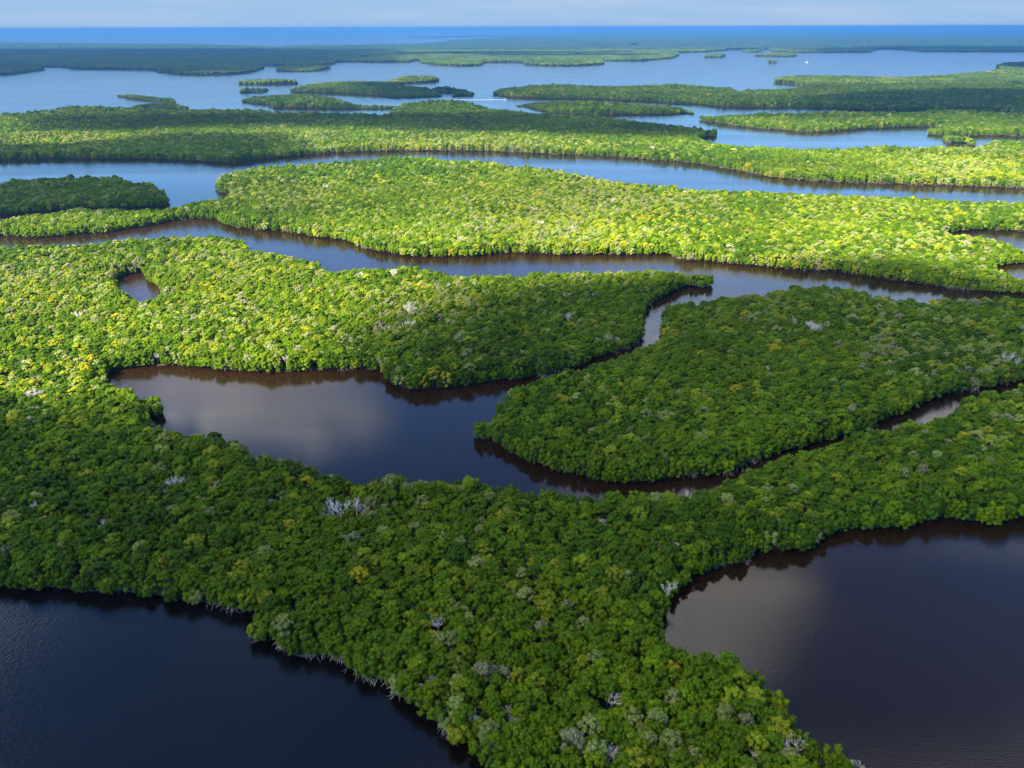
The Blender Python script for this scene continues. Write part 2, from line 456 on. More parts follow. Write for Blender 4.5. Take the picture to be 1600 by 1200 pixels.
def refine(poly, seed):
    """cut long edges and make the shore uneven"""
    out = []
    n = len(poly)
    for i in range(n):
        x1, y1 = poly[i]
        x2, y2 = poly[(i + 1) % n]
        d = math.hypot(x2 - x1, y2 - y1)
        step = max(7.0, 0.014 * math.hypot((x1 + x2) / 2, (y1 + y2) / 2))
        k = max(1, min(40, int(d / step)))
        for j in range(k):
            t = j / k
            x, y = x1 + (x2 - x1) * t, y1 + (y2 - y1) * t
            a = min(2.2, step * 0.28)
            w = Vector((x / (step * 1.7), y / (step * 1.7), seed * 3.1))
            v = Vector((noise.noise(w), noise.noise(w + Vector((31.7, 11.3, 5.1))), 0)) * 1.3
            out.append((x + v.x * a, y + v.y * a))
    return out


POLY = {k: refine(to_world(p), i) for i, (k, p) in enumerate(LAND.items())}


POND = [(217 + (a - 217) * 1.3, 447 + (b - 447) * 1.25) for a, b in POND]
POND_W = to_world(POND, True)


def offset(poly, dist):
    n = len(poly)
    s = 1 if sum(poly[i][0] * poly[(i + 1) % n][1] - poly[(i + 1) % n][0] * poly[i][1] for i in range(n)) > 0 else -1
    out = []
    for i in range(n):
        tx, ty = poly[(i + 1) % n][0] - poly[i - 1][0], poly[(i + 1) % n][1] - poly[i - 1][1]
        l = math.hypot(tx, ty) + 1e-9
        out.append((poly[i][0] - ty / l * s * dist, poly[i][1] + tx / l * s * dist))
    return out


def land_mesh(poly, hole=None):
    poly = offset(poly, 1.6)
    n = len(poly)
    top = [Vector((x, y, 0.25)) for x, y in poly]
    if hole:
        ring = [Vector((x, y, 0.25)) for x, y in offset(hole, -1.6)]
        tris = tessellate_polygon([top, ring])
        m = bpy.data.meshes.new('island')
        m.from_pydata([tuple(v) for v in top + ring] + [(v.x, v.y, -0.8) for v in top + ring], [],
                      [tuple(t) for t in tris] + [(i, (i + 1) % n, (i + 1) % n + n + len(ring), i + n + len(ring)) for i in range(n)]
                      + [(n + i, n + (i + 1) % len(ring), n + (i + 1) % len(ring) + n + len(ring), n + i + n + len(ring)) for i in range(len(ring))])
        m.materials.append(M_MUD)
        return m
    tris = tessellate_polygon([top])
    verts = [tuple(v) for v in top] + [(x, y, -0.8) for x, y in poly]
    faces = [tuple(t) for t in tris] + [(i, (i + 1) % n, (i + 1) % n + n, i + n) for i in range(n)]
    m = bpy.data.meshes.new('island')
    m.from_pydata(verts, [], faces)
    m.materials.append(M_MUD)
    return m


for k, p in POLY.items():
    o = link(bpy.data.objects.new('island' if k != 'Q' else 'mainland', land_mesh(p, POND_W if k == 'A' else None)))
    o['kind'] = 'structure'

# ------------------------------------------------------------------ tree shapes
ICO = None


def icosphere(level):
    t = (1 + 5 ** 0.5) / 2
    v = [(-1, t, 0), (1, t, 0), (-1, -t, 0), (1, -t, 0), (0, -1, t), (0, 1, t), (0, -1, -t), (0, 1, -t), (t, 0, -1), (t, 0, 1), (-t, 0, -1), (-t, 0, 1)]
    v = [Vector(p).normalized() for p in v]
    f = [(0, 11, 5), (0, 5, 1), (0, 1, 7), (0, 7, 10), (0, 10, 11), (1, 5, 9), (5, 11, 4), (11, 10, 2), (10, 7, 6), (7, 1, 8), (3, 9, 4), (3, 4, 2), (3, 2, 6), (3, 6, 8), (3, 8, 9), (4, 9, 5), (2, 4, 11), (6, 2, 10), (8, 6, 7), (9, 8, 1)]
    for _ in range(level):
        cache, nf = {}, []

        def mid(a, b):
            key = (min(a, b), max(a, b))
            if key not in cache:
                v.append(((v[a] + v[b]) / 2).normalized())
                cache[key] = len(v) - 1
            return cache[key]
        for a, b, c in f:
            x, y, z = mid(a, b), mid(b, c), mid(c, a)
            nf += [(a, x, z), (b, y, x), (c, z, y), (x, y, z)]
        f = nf
    return v, f


ICO0, ICO1 = icosphere(0), icosphere(1)


class MB:
    def __init__(self):
        self.v, self.f, self.m, self.l = [], [], [], []

    def lump(self, c, r, mat, ico, sq=0.85, jag=0.22):
        b = len(self.v)
        ph = Vector((random.random() * 50, random.random() * 50, random.random() * 50))
        for p in ico[0]:
            k = 1 + jag * noise.noise(p * 1.9 + ph) * 2
            self.v.append((c[0] + p.x * r * k, c[1] + p.y * r * k, c[2] + p.z * r * k * sq))
        for f in ico[1]:
            self.f.append(tuple(b + i for i in f))
            self.m.append(mat)
            self.l.append(0.5 + random.uniform(-0.35, 0.35))

    def leaves(self, c, r, n, size, mat, sq=0.85, low=-0.35):
        for _ in range(n):
            while True:
                d = Vector((random.gauss(0, 1), random.gauss(0, 1), random.gauss(0, 1))).normalized()
                if d.z > low:
                    break
            rr = r * random.uniform(0.78, 1.30)
            p = Vector((c[0] + d.x * rr, c[1] + d.y * rr, c[2] + d.z * rr * sq))
            nrm = (d + Vector((random.uniform(-1, 1), random.uniform(-1, 1), random.uniform(-0.4, 1.0))) * 0.65).normalized()
            a = nrm.orthogonal().normalized()
            a.rotate(Matrix.Rotation(random.random() * 6.28, 3, nrm))
            b2 = nrm.cross(a)
            s = size * random.uniform(0.6, 1.3)
            w = s * random.uniform(0.5, 0.8)
            b = len(self.v)
            self.v += [tuple(p - a * s), tuple(p - b2 * w), tuple(p + a * s), tuple(p + b2 * w)]
            self.f.append((b, b + 1, b + 2, b + 3))
            self.m.append(mat)
            self.l.append(random.random())

    def tube(self, pts, radii, mat, sides=5):
        rings = []
        for i, p in enumerate(pts):
            p = Vector(p)
            a = Vector(pts[min(i + 1, len(pts) - 1)]) - Vector(pts[max(i - 1, 0)])
            a = a.normalized() if a.length > 1e-6 else Vector((0, 0, 1))
            u = a.orthogonal().normalized()
            w = a.cross(u)
            b = len(self.v)
            for k in range(sides):
                t = 2 * math.pi * k / sides
                self.v.append(tuple(p + (u * math.cos(t) + w * math.sin(t)) * radii[i]))
            rings.append(b)
        for i in range(len(pts) - 1):
            for k in range(sides):
                self.f.append((rings[i] + k, rings[i] + (k + 1) % sides, rings[i + 1] + (k + 1) % sides, rings[i + 1] + k))
                self.m.append(mat)
                self.l.append(0.5)

    def mesh(self, name, mats):
        me = bpy.data.meshes.new(name)
        me.from_pydata(self.v, [], self.f)
        for m in mats:
            me.materials.append(m)
        me.polygons.foreach_set('material_index', self.m)
        a = me.attributes.new('lv', 'FLOAT', 'FACE')
        a.data.foreach_set('value', self.l)
        return me


def crown_lumps(kind):
    """lump centres and radii of one crown; kind: canopy (domed top on a stem) or shore (leaves down to the water)"""
    L = []
    if kind == 'canopy':
        h = random.uniform(6.6, 8.4)
        n = random.randint(15, 20)
        R0 = random.uniform(2.0, 2.7)
        for i in range(n):
            a = i * 2.4 + random.uniform(-0.4, 0.4)
            q = math.sqrt((i + 0.3) / n)
            rr = R0 * q
            r = random.uniform(0.52, 0.95) * (1.05 - 0.2 * q)
            L.append((rr * math.cos(a), rr * math.sin(a), h - 1.9 * q * q + random.uniform(-0.6, 0.55) - r * 0.6, r))
        for i in range(5):
            a = i * 1.257 + random.random()
            L.append((R0 * 0.8 * math.cos(a), R0 * 0.8 * math.sin(a), h - 3.6 + random.uniform(-0.5, 0.3), random.uniform(0.8, 1.1)))
    else:
        h = random.uniform(4.6, 6.8)
        n = 22
        for i in range(n):
            z = 0.9 + (h - 1.4) * (i / (n - 1)) ** 0.8
            a = i * 2.4 + random.uniform(-0.5, 0.5)
            rr = 2.1 * math.sqrt(max(0.05, 1 - ((z - 1.2) / h) ** 2)) * random.uniform(0.7, 1.15)
            L.append((rr * math.cos(a), rr * math.sin(a), z, random.uniform(0.55, 0.95)))
    return L, h


def prop_roots(b, mat, rad=2.4, n=9):
    """a tangle of arching stilt roots and low bare branches"""
    for i in range(n):
        a = random.random() * 6.283
        r = rad * random.uniform(0.45, 1.25)
        z0 = random.uniform(0.6, 1.9)
        ox, oy = random.uniform(-.6, .6), random.uniform(-.6, .6)
        bend = random.uniform(-1.0, 1.0)
        pts_ = []
        for k in range(6):
            t = k / 5
            aa = a + bend * t * t
            pts_.append((ox + math.cos(aa) * r * t, oy + math.sin(aa) * r * t, z0 * (1 - t ** 2.5) + 0.5 * math.sin(t * 3.1) - 0.3 * t + random.uniform(-.06, .06)))
        w = random.uniform(0.7, 1.25)
        b.tube(pts_, [0.085 * w, 0.075 * w, 0.065 * w, 0.055 * w, 0.045 * w, 0.035 * w], mat, 4)
        for _ in range(random.choice((1, 2, 2))):
            p = Vector(pts_[random.choice((2, 3, 4))])
            d = Vector((math.cos(a) + random.uniform(-.9, .9), math.sin(a) + random.uniform(-.9, .9), random.uniform(-.7, .5))).normalized()
            e = p + d * random.uniform(0.5, 1.2)
            g = e + (d + Vector((0, 0, random.uniform(-.9, .4)))).normalized() * random.uniform(0.3, 0.8)
            b.tube([p, e, g], [0.05 * w, 0.04 * w, 0.025 * w], mat, 3)


def make_trunk(b, L, h, mat):
    top = h * 0.55
    pts = [(0, 0, -0.3), (0.08, -0.05, 1.0), (0.0, 0.1, top * 0.6), (0.05, 0.0, top)]
    b.tube(pts, [0.20, 0.15, 0.12, 0.09], mat, 6)
    for (x, y, z, r) in L[::2]:
        zb = random.uniform(0.35, 0.95) * top
        b.tube([(0.03, 0.03, zb), (x * 0.5, y * 0.5, (zb + z) * 0.5 + 0.1), (x * 0.95, y * 0.95, max(z - 0.2, 0.3))], [0.08, 0.055, 0.03], mat, 4)


def near_shape(kind, seed, leaf=0.21, nleaf=80):
    random.seed(seed)
    L, h = crown_lumps(kind)
    c = MB()
    for (x, y, z, r) in L:
        c.lump((x, y, z), r * 0.78, 0, ICO1, 0.85, 0.3)
        c.leaves((x, y, z), r, nleaf, leaf, 0)
    t = MB()
    make_trunk(t, L, h, 0)
    rt = MB()
    prop_roots(rt, 0, 3.1 if kind == 'shore' else 1.5, 16 if kind == 'shore' else 8)
    return c, t, rt


def join(parts):
    o = MB()
    for p, mat in parts:
        b = len(o.v)
        o.v += p.v
        o.f += [tuple(b + i for i in f) for f in p.f]
        o.m += [mat] * len(p.f)
        o.l += p.l
    return o


NEAR = []                                   # (kind, crown mesh, trunk mesh, root mesh) shared by the single trees
protos = bpy.data.collections.new('tree_shapes')     # kept out of the scene: the shapes the forest is grown from
PID = {}


def add_proto(group, mb, mats):
    k = sum(len(v) for v in PID.values())
    o = bpy.data.objects.new('tree_shape.%03d' % k, mb.mesh('tree_shape', mats))
    protos.objects.link(o)
    PID.setdefault(group, []).append(k)


for i in range(7):
    c, t, rt = near_shape('canopy', 100 + i)
    NEAR.append(('canopy', c.mesh('crown', [M_LEAF]), t.mesh('trunk', [M_BARK]), rt.mesh('prop_roots', [M_ROOT])))
    add_proto('near', join([(c, 0), (t, 1)]), [M_LEAF, M_BARK])
for i in range(6):
    c, t, rt = near_shape('shore', 200 + i)
    if i < 3:
        rt = MB()
    NEAR.append(('shore', c.mesh('crown', [M_LEAF]), t.mesh('trunk', [M_BARK]), rt.mesh('prop_roots', [M_ROOT]) if rt.v else None))
    add_proto('near_shore' if i < 3 else 'near_roots', join([(c, 0), (t, 1), (rt, 2)]), [M_LEAF, M_BARK, M_ROOT])
for i in range(6):                          # middle distance: fewer, larger leaf tufts
    random.seed(300 + i)
    L, h = crown_lumps('canopy')
    c = MB()
    for (x, y, z, r) in L:
        c.lump((x, y, z), r * 0.9, 0, ICO0)
        c.leaves((x, y, z), r, 12, 0.45, 0)
    add_proto('mid', c, [M_LEAF])
for i in range(3):
    random.seed(330 + i)
    L, h = crown_lumps('shore')
    c = MB()
    for (x, y, z, r) in L:
        c.lump((x, y, z), r * 0.95, 0, ICO0)
        c.leaves((x, y, z), r, 10, 0.45, 0)
    rt = MB()
    prop_roots(rt, 0, 2.6, 6)
    add_proto('mid_shore', join([(c, 0), (rt, 1)]), [M_LEAF, M_ROOT])
for i in range(4):                          # far: a small stand of crowns
    random.seed(360 + i)
    c = MB()
    for k in range(30):
        x, y = random.uniform(-13, 13), random.uniform(-13, 13)
        h = random.uniform(5.6, 8.6)
        r = random.uniform(2.2, 3.4)
        c.lump((x, y, h - r * 0.7), r, 0, ICO0, 0.8, 0.3)
        c.leaves((x, y, h - r * 0.7), r, 10, 0.8, 0, 0.8)
    add_proto('stand', c, [M_LEAF])
for i in range(3):                          # far shore: one broad crown down to the water
    random.seed(380 + i)
    c = MB()
    for k in range(6):
        c.lump((random.uniform(-3, 3), random.uniform(-3, 3), random.uniform(1.5, 5.5)), random.uniform(1.8, 2.6), 0, ICO0, 0.9, 0.3)
    for k in range(4):
        c.leaves((random.uniform(-2, 2), random.uniform(-2, 2), 4.5), 2.4, 10, 0.8, 0)
    add_proto('far_shore', c, [M_LEAF])

# ------------------------------------------------------------------ where the trees stand
LEAF_TONES = {
    'green': (0.084, 0.150, 0.0025), 'dark green': (0.050, 0.105, 0.0030), 'bright green': (0.125, 0.195, 0.0030),
    'yellow green': (0.205, 0.245, 0.010), 'golden yellow': (0.300, 0.275, 0.008),
    'pale olive': (0.205, 0.240, 0.058), 'grey green': (0.200, 0.210, 0.095)}
TONE_NAMES = list(LEAF_TONES)
TONE_COL = np.array([LEAF_TONES[k] for k in TONE_NAMES])
# places where pale and yellow crowns gather (photo pixel, radius in pixels, strength)
PALE_SPOTS = [(900,335,190,60,.7),(1000,350,140,45,.6),(1250,375,180,50,.35),(1480,372,120,40,.4),(1520,265,120,30,.6),(650,460,110,60,.4),(300,480,200,70,.4),
              (80,430,120,60,.35),(450,300,140,40,.25),(1400,320,200,30,.35),(700,225,200,12,.5),(300,215,200,8,.4),(60,215,120,10,.4),(120,590,110,45,.3),(1350,510,220,60,.22),
              (900,880,160,60,.10),(1150,1060,110,70,.12)]


def tones(x, y):
    n = len(x)
    cls = np.zeros(n, int)
    p = np.stack([x, y, np.full(n, 7.0)], 1) - np.array([0, 0, CAM_H])
    v = p @ RM
    px, py = 800 + F_PX * v[:, 0] / -v[:, 2], 600 - F_PX * v[:, 1] / -v[:, 2]
    pale = np.zeros(n)
    for cx, cy2, rx, ry, s in PALE_SPOTS:
        pale = np.maximum(pale, s * np.exp(-(((px - cx) / rx) ** 2 + ((py - cy2) / ry) ** 2)))
    field = vnoise(x, y, 38.0, 5) - 0.5
    dk = vnoise(x, y, 60.0, 11)
    r = rng.random(n)
    q = 0.10 + pale + field * 0.6
    special = r < np.clip(q, 0.02, 0.9)
    r2 = rng.random(n)
    yf = vnoise(x, y, 30.0, 21)
    cls[:] = np.where(r2 < 0.26 + (0.5 - dk) * 1.6, 1, np.where(r2 > 0.80 - (dk - 0.5) * 0.5, 2, 0))
    pick = rng.random(n) + (yf - 0.5) * 0.9
    cls[special] = np.where(pick < 0.10, 6, np.where(pick < 0.55, 5, np.where(pick < 1.05, 3, 4)))[special]
    col = TONE_COL[cls] * (0.84 + 0.32 * rng.random((n, 1))) * (0.94 + 0.12 * rng.random((n, 3)))
    zone_ = (0.70 + 0.55 * vnoise(x, y, 85.0, 51)) * (0.86 + 0.28 * vnoise(x, y * 2.0, 260.0, 57, 2))      # broad lighter and darker zones
    return cls, col * zone_[:, None]


# open water inside the far mainland
ponds = [[(555,92.2),(560,89),(577,88.5),(575,92)], [(892,88),(898,83.8),(912,84.2),(913,88)], [(982,72.4),(985,69.6),(996,69.6),(996,72.4)],
         [(700,86),(715,84.5),(730,86),(715,87.5)], [(300,86),(330,84.6),(350,86),(325,87.4)]]
PONDS_W = [[unproject(a, b, 0.4) for a, b in p_] for p_ in ponds]
for w_ in PONDS_W:
    pm = bpy.data.meshes.new('pond')
    pm.from_pydata([(x, y, 0.4) for x, y in w_], [], [tuple(range(len(w_)))])
    pm.materials.append(M_WATER)
    po = link(bpy.data.objects.new('pond', pm))
    po['kind'] = 'structure'

pts = {'x': [], 'y': [], 's': [], 'pid': [], 'e': [], 'land': [], 'zone': []}


def scatter(y0, y1, step, zone, interior, shore, far_in=0.0):
    ymax, side = y1, 0.74
    xs = side * ymax + 60
    nx, ny = int(2 * xs / step) + 1, int((y1 - y0) / (step * 0.87)) + 1
    ii, jj = np.meshgrid(np.arange(nx), np.arange(ny))
    x = (-xs + (ii + 0.5 * (jj % 2)) * step).ravel() + rng.uniform(-.36, .36, nx * ny) * step
    y = (y0 + jj * step * 0.87).ravel() + rng.uniform(-.36, .36, nx * ny) * step
    m = (np.abs(x) < side * y + 60) & (y > y0) & (y <= y1)
    x, y = x[m], y[m]
    for k, poly in POLY.items():
        a = np.array(poly)
        bm = (x > a[:, 0].min()) & (x < a[:, 0].max()) & (y > a[:, 1].min()) & (y < a[:, 1].max())
        if not bm.any():
            continue
        xx, yy = x[bm], y[bm]
        ins = inside(poly, xx, yy)
        xx, yy = xx[ins], yy[ins]
        if len(xx) == 0:
            continue
        d = edge_dist(poly, xx, yy)
        if k == 'Q':
            for w_ in PONDS_W:
                d = np.where(inside(w_, xx, yy), -1, d)
        if k == 'A':
            d = np.minimum(d, edge_dist(POND_W, xx, yy) * np.where(inside(POND_W, xx, yy), -1, 1))
        yield k, xx, yy, d


def put(k, x, y, s, pid, e, zone):
    pts['x'].append(x); pts['y'].append(y); pts['s'].append(s); pts['pid'].append(pid); pts['e'].append(e)
    pts['land'].append(np.full(len(x), list(POLY).index(k))); pts['zone'].append(np.full(len(x), zone) if np.isscalar(zone) else zone)


def choose(group, n):
    return rng.choice(np.array(PID[group]), n)


for y0, y1, step, zone in ((60, 330, 2.95, 0), (330, 700, 2.9, 1), (700, 1250, 3.8, 2), (1250, 2000, 5.0, 3)):
    for k, x, y, d in scatter(y0, y1, step, zone, None, None):
        keep = d > 0.8 * step
        x, y, d = x[keep], y[keep], d[keep]
        g = 'near' if zone < 2 else 'mid'
        s = (0.66 + 0.62 * rng.random(len(x))) * (0.86 + 0.28 * vnoise(x, y, 22, 3)) * step / 4.0
        put(k, x, y, s, choose(g, len(x)), d, zone)
# a close row of trees along every shore, leafy down to the water
for k, poly in list(POLY.items()) + [('A', None)]:
    row = offset(poly, 1.25) if poly else offset(POND_W, -1.25)
    n = len(row)
    sx, sy, sd = [], [], []
    for i in range(n):
        (x1, y1), (x2, y2) = row[i], row[(i + 1) % n]
        my = max(60.0, (y1 + y2) / 2)
        if my > 2050 or min(abs(x1), abs(x2)) > 0.76 * my + 70:
            continue
        st = 2.3 if my < 330 else (2.6 if my < 700 else (3.2 if my < 1250 else 4.2))
        L = math.hypot(x2 - x1, y2 - y1)
        for j in range(max(1, int(round(L / st)))):
            t = (j + random.random()) / max(1, int(round(L / st)))
            sx.append(x1 + (x2 - x1) * t); sy.append(y1 + (y2 - y1) * t); sd.append(st)
    if not sx:
        continue
    x, y, st = np.array(sx), np.array(sy), np.array(sd)
    x = x + rng.uniform(-.9, .7, len(x)); y = y + rng.uniform(-.7, .9, len(x))
    near = y < 700
    bare = vnoise(x, y, 16.0, 31) + 0.25 * (vnoise(x, y, 4.0, 32) - 0.5) > np.where((y < 260) & (x < 0), 0.53, 0.68)
    pid = np.where(near, np.where(bare, choose('near_roots', len(x)), choose('near_shore', len(x))), choose('mid_shore', len(x)))
    s = (0.50 + 0.58 * rng.random(len(x))) * (st / 2.45) ** 0.5
    if poly is None:
        s = s * 0.7
    put(k, x, y, s, pid, np.full(len(x), 1.25), np.where(y < 330, 0, np.where(near, 1, 2)))
# far country: stands inside, single broad crowns along the shores
for y0, y1 in ((2000, 5200),):
    for k, x, y, d in scatter(y0, y1, 23.0, 4, None, None):
        m = d > 15
        put(k, x[m], y[m], 0.92 + 0.2 * rng.random(m.sum()), choose('stand', m.sum()), d[m], 4)
    for k, x, y, d in scatter(y0, y1, 8.0, 5, None, None):
        m = (d < 24) & (d > 2.5)
        put(k, x[m], y[m], 0.9 + 0.5 * rng.random(m.sum()), choose('far_shore', m.sum()), d[m], 5)

P = {k: np.concatenate(v) for k, v in pts.items()}
N = len(P['x'])
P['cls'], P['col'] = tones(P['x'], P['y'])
P['rot'] = rng.random(N) * 6.283
P['col'] *= np.choose(np.minimum(P['zone'], 5), [1.0, 1.0, 0.92, 0.80, 0.52, 0.60])[:, None]     # shade put into far crowns' colour, as coarse ones shade themselves less
taper = np.ones(N)                                   # small islets thin out and get lower towards their ends
for q_, k in enumerate(POLY):
    if k in 'A B C D E M O Q W'.split():
        continue
    c_ = np.array(POLY[k])
    r_ = np.hypot(*(c_ - c_.mean(0)).T).max()
    on = P['land'] == q_
    taper[on] = 1.12 - 0.72 * (np.hypot(P['x'][on] - c_[:, 0].mean(), P['y'][on] - c_[:, 1].mean()) / r_) ** 2
P['sz'] = np.where(P['zone'] < 4, (0.5 * P['s'] + 0.5 * 0.92) * (0.80 + 0.40 * vnoise(P['x'], P['y'], 34.0, 41)), P['s']) * taper      # crowns are narrow, heights more even

# ------------------------------------------------------------------ single dead trees at the spots the photograph shows
DEAD = [(520,790,1.3),(533,797,1.2),(512,800,1.0),(556,786,1.1),(568,790,1.0),(588,778,.8),(272,757,1.2),(262,762,1.0),(336,758,1.1),(352,742,.8),(378,740,.9),
        (415,785,.8),(425,780,.8),(468,782,.9),(160,812,.9),(136,800,.9),(45,790,.9),(60,797,.7),(8,855,1.0),(390,858,.8),(446,850,.7),(683,966,.9),(730,792,.8),(655,775,.7),
        (692,770,.7),(838,795,.7),(885,757,1.0),(1075,767,.8),(1168,758,.8),(940,807,.9),(832,797,.6),(1022,845,.8),(1052,848,.9),(1045,915,1.1),(957,1083,1.0),(950,1175,1.0),
        (960,1168,0.9),(1228,1158,1.0),(1250,1160,1.0),(1185,1175,.9),(920,1168,.8),(1290,1152,.7),(1345,1185,.7),(505,1020,.8),(1050,1115,.6),(800,1105,.9),(808,1120,.8),(740,1110,.8),
        (665,1065,.8),(675,1050,.8),(1268,512,1.1),(1275,516,1.0),(1240,503,.9),(1400,596,1.0),(1424,605,.9),(1445,580,.8),(1378,560,.7),(1575,560,1.3),(1590,565,1.2),(1560,555,.9),(1545,580,.7),
        (1198,570,.8),(1050,612,.8),(1075,600,.7),(1325,672,.8),(1525,617,.8),(1440,718,.8),(1512,730,.8),(1540,725,.7),(1352,817,.9),(1355,805,.7),(1203,562,.7),(1180,548,.7),(888,498,1.0),
        (950,527,1.1),(962,525,.9),(935,530,.9),(885,462,.8),(930,460,.8),(636,484,1.2),(645,486,1.0),(640,508,.9),(630,512,.8),(604,513,.9),(700,535,.8),(680,545,.8),(560,540,.9),(570,600,.0),
        (447,558,1.1),(452,553,.8),(560,545,.7),(42,565,1.0),(86,575,.9),(55,590,1.0),(47,615,1.3),(57,612,1.0),(138,606,.8),(105,625,.8),(142,620,.7),(90,600,.7),(243,548,.8),(212,550,.8),
        (225,515,.7),(123,494,1.0),(88,400,.7),(222,475,.8),(150,517,.7),(262,380,.8),(958,315,1.0),(892,357,1.0),(830,325,.9),(845,348,.8),(1010,360,.9),(1050,317,.9),(1070,300,.9),(990,430,.0),
        (720,375,.9),(508,292,.9),(570,370,.8),(615,426,1.0),(562,427,.8),(1336,365,.8),(1335,327,.8),(1440,325,.7),(1512,380,.9),(1140,385,.9),(1020,232,1.0),(1262,240,.9),(1538,280,.8)]


def dead_shape(seed):
    random.seed(seed)
    b = MB()

    def grow(p, d, ln, r, depth):
        q = p + d * ln * 0.5 + Vector((random.uniform(-1, 1), random.uniform(-1, 1), 0)) * ln * 0.10
        e = p + d * ln
        b.tube([p, q, e], [r, r * 0.8, r * 0.55], 0, 4 if depth < 2 else 3)
        if depth >= 5:
            return
        for _ in range(random.choice((2, 3, 3))):
            nd = (d + Vector((random.uniform(-1, 1), random.uniform(-1, 1), random.uniform(0.0, 0.9))) * 0.85).normalized()
            grow(e if random.random() < 0.6 else q, nd, ln * random.uniform(0.6, 0.82), max(r * 0.66, 0.027), depth + 1)
    for k in random.sample(range(6), random.choice((3, 4, 5))):
        a = k * 1.05 + random.uniform(-.3, .3)
        grow(Vector((0, 0, 3.6 + random.uniform(-.8, .6))), Vector((math.cos(a) * 0.75, math.sin(a) * 0.75, 1)).normalized(), random.uniform(1.2, 1.7), 0.11, 1)
    t = MB()
    t.tube([(0, 0, -0.3), (0.08, 0.02, 1.6), (0, 0, 3.4), (0.02, 0.03, 4.6)], [0.2, 0.16, 0.14, 0.09], 0, 6)
    return b.mesh('branches', [M_DEAD]), t.mesh('trunk', [M_DEAD])


DEAD_SHAPES = [dead_shape(500 + i) for i in range(5)]


def place_words(x, y, land, d):
    """which part of the place a tree belongs to, in words"""
    px, py = project((x, y, 6.0))
    if land == 'A' and py > 640 and px < 1500:
        if d < 5.5:
            if px < 800:
                return 'on the shore of the blue-black water'
            if py > 860:
                return 'on the bank of the brown-black pond'
            return 'on the shore of the grey lagoon'
        return 'in wood between black and brown water' if py > 900 else 'in shaded wood by the grey lagoon'
    if land == 'A' and py > 640:
        return 'in the shaded wood south of the narrow creek'
    if land == 'A':
        return 'in sunlit wood beyond the grey lagoon' if px < 620 else 'on the half-shaded peninsula beyond the lagoon'
    if land == 'B':
        return 'on the shaded island between the two creeks'
    if land == 'C':
        return 'on the bright island between the two rivers'
    return 'on the long wooded bank beyond the rivers'


dead_xy = []
random.seed(99)
for n_, (px, py, s) in enumerate(DEAD):
    if s <= 0:
        continue
    x, y = unproject(px, py, 6.0)
    land, dd = None, 0
    for k, poly in POLY.items():
        if inside(poly, np.array([x]), np.array([y]))[0]:
            land, dd = k, edge_dist(poly, np.array([x]), np.array([y]))[0]
            break
    if land is None:
        continue
    s *= 0.90 if y < 330 else 1.2
    br, tk = DEAD_SHAPES[n_ % len(DEAD_SHAPES)]
    root = link(bpy.data.objects.new('dead_tree', None))
    root.empty_display_size = 0.5
    root.location = (x, y, 0.25)
    root.rotation_euler = (random.uniform(-.08, .08), random.uniform(-.08, .08), random.random() * 6.28)
    root.scale = (s * 1.1, s * 1.1, s * 0.98)
    root['label'] = ('bare bleached dead mangrove ' if s > 0.8 else 'small bare grey dead mangrove ') + place_words(x, y, land, dd)
    root['category'] = 'dead tree'
    root['group'] = 'dead mangroves ' + place_words(x, y, land, dd)
    link(bpy.data.objects.new('branches', br), root)
    link(bpy.data.objects.new('trunk', tk), root)
    dead_xy.append((x, y, s))
# clear a little room for each dead tree
keep = np.ones(N, bool)
for x, y, s in dead_xy:
    keep &= (P['x'] - x) ** 2 + (P['y'] - y) ** 2 > (2.0 * s) ** 2

# ------------------------------------------------------------------ the 300 trees that show largest, one by one
v = (np.stack([P['x'], P['y'], np.full(N, 7.0)], 1) - np.array([0, 0, CAM_H])) @ RM
PX, PY = 800 + F_PX * v[:, 0] / -v[:, 2], 600 - F_PX * v[:, 1] / -v[:, 2]
size = P['s'] / -v[:, 2]
ok = keep & (P['zone'] == 0) & (PX > 0) & (PX < 1600) & (PY < 1200) & (v[:, 2] < 0)
order = np.argsort(-np.where(ok, size, 0))[:300]
near_ids, shore_ids = PID['near'], PID['near_shore'] + PID['near_roots']
landn = list(POLY)
SIZE_WORD = lambda s: 'broad' if s > 0.88 else ('small' if s < 0.66 else '')
SPECIAL = np.nonzero((P['cls'] >= 3) & (P['zone'] == 0) & keep)[0]


def beside(i):
    """the most telling neighbour of a tree"""
    if any((P['x'][i] - a) ** 2 + (P['y'][i] - b) ** 2 < 4.2 ** 2 for a, b, c in dead_xy):
        return 'beside bare dead tree'
    d2 = (P['x'][SPECIAL] - P['x'][i]) ** 2 + (P['y'][SPECIAL] - P['y'][i]) ** 2
    near_ = [j for j in SPECIAL[np.argsort(d2)][:3] if j != i and (P['x'][j] - P['x'][i]) ** 2 + (P['y'][j] - P['y'][i]) ** 2 < 3.9 ** 2]
    near_ = [j for j in near_ if P['cls'][j] != P['cls'][i]]
    return 'beside %s crown' % TONE_NAMES[P['cls'][near_[0]]] if near_ else ''


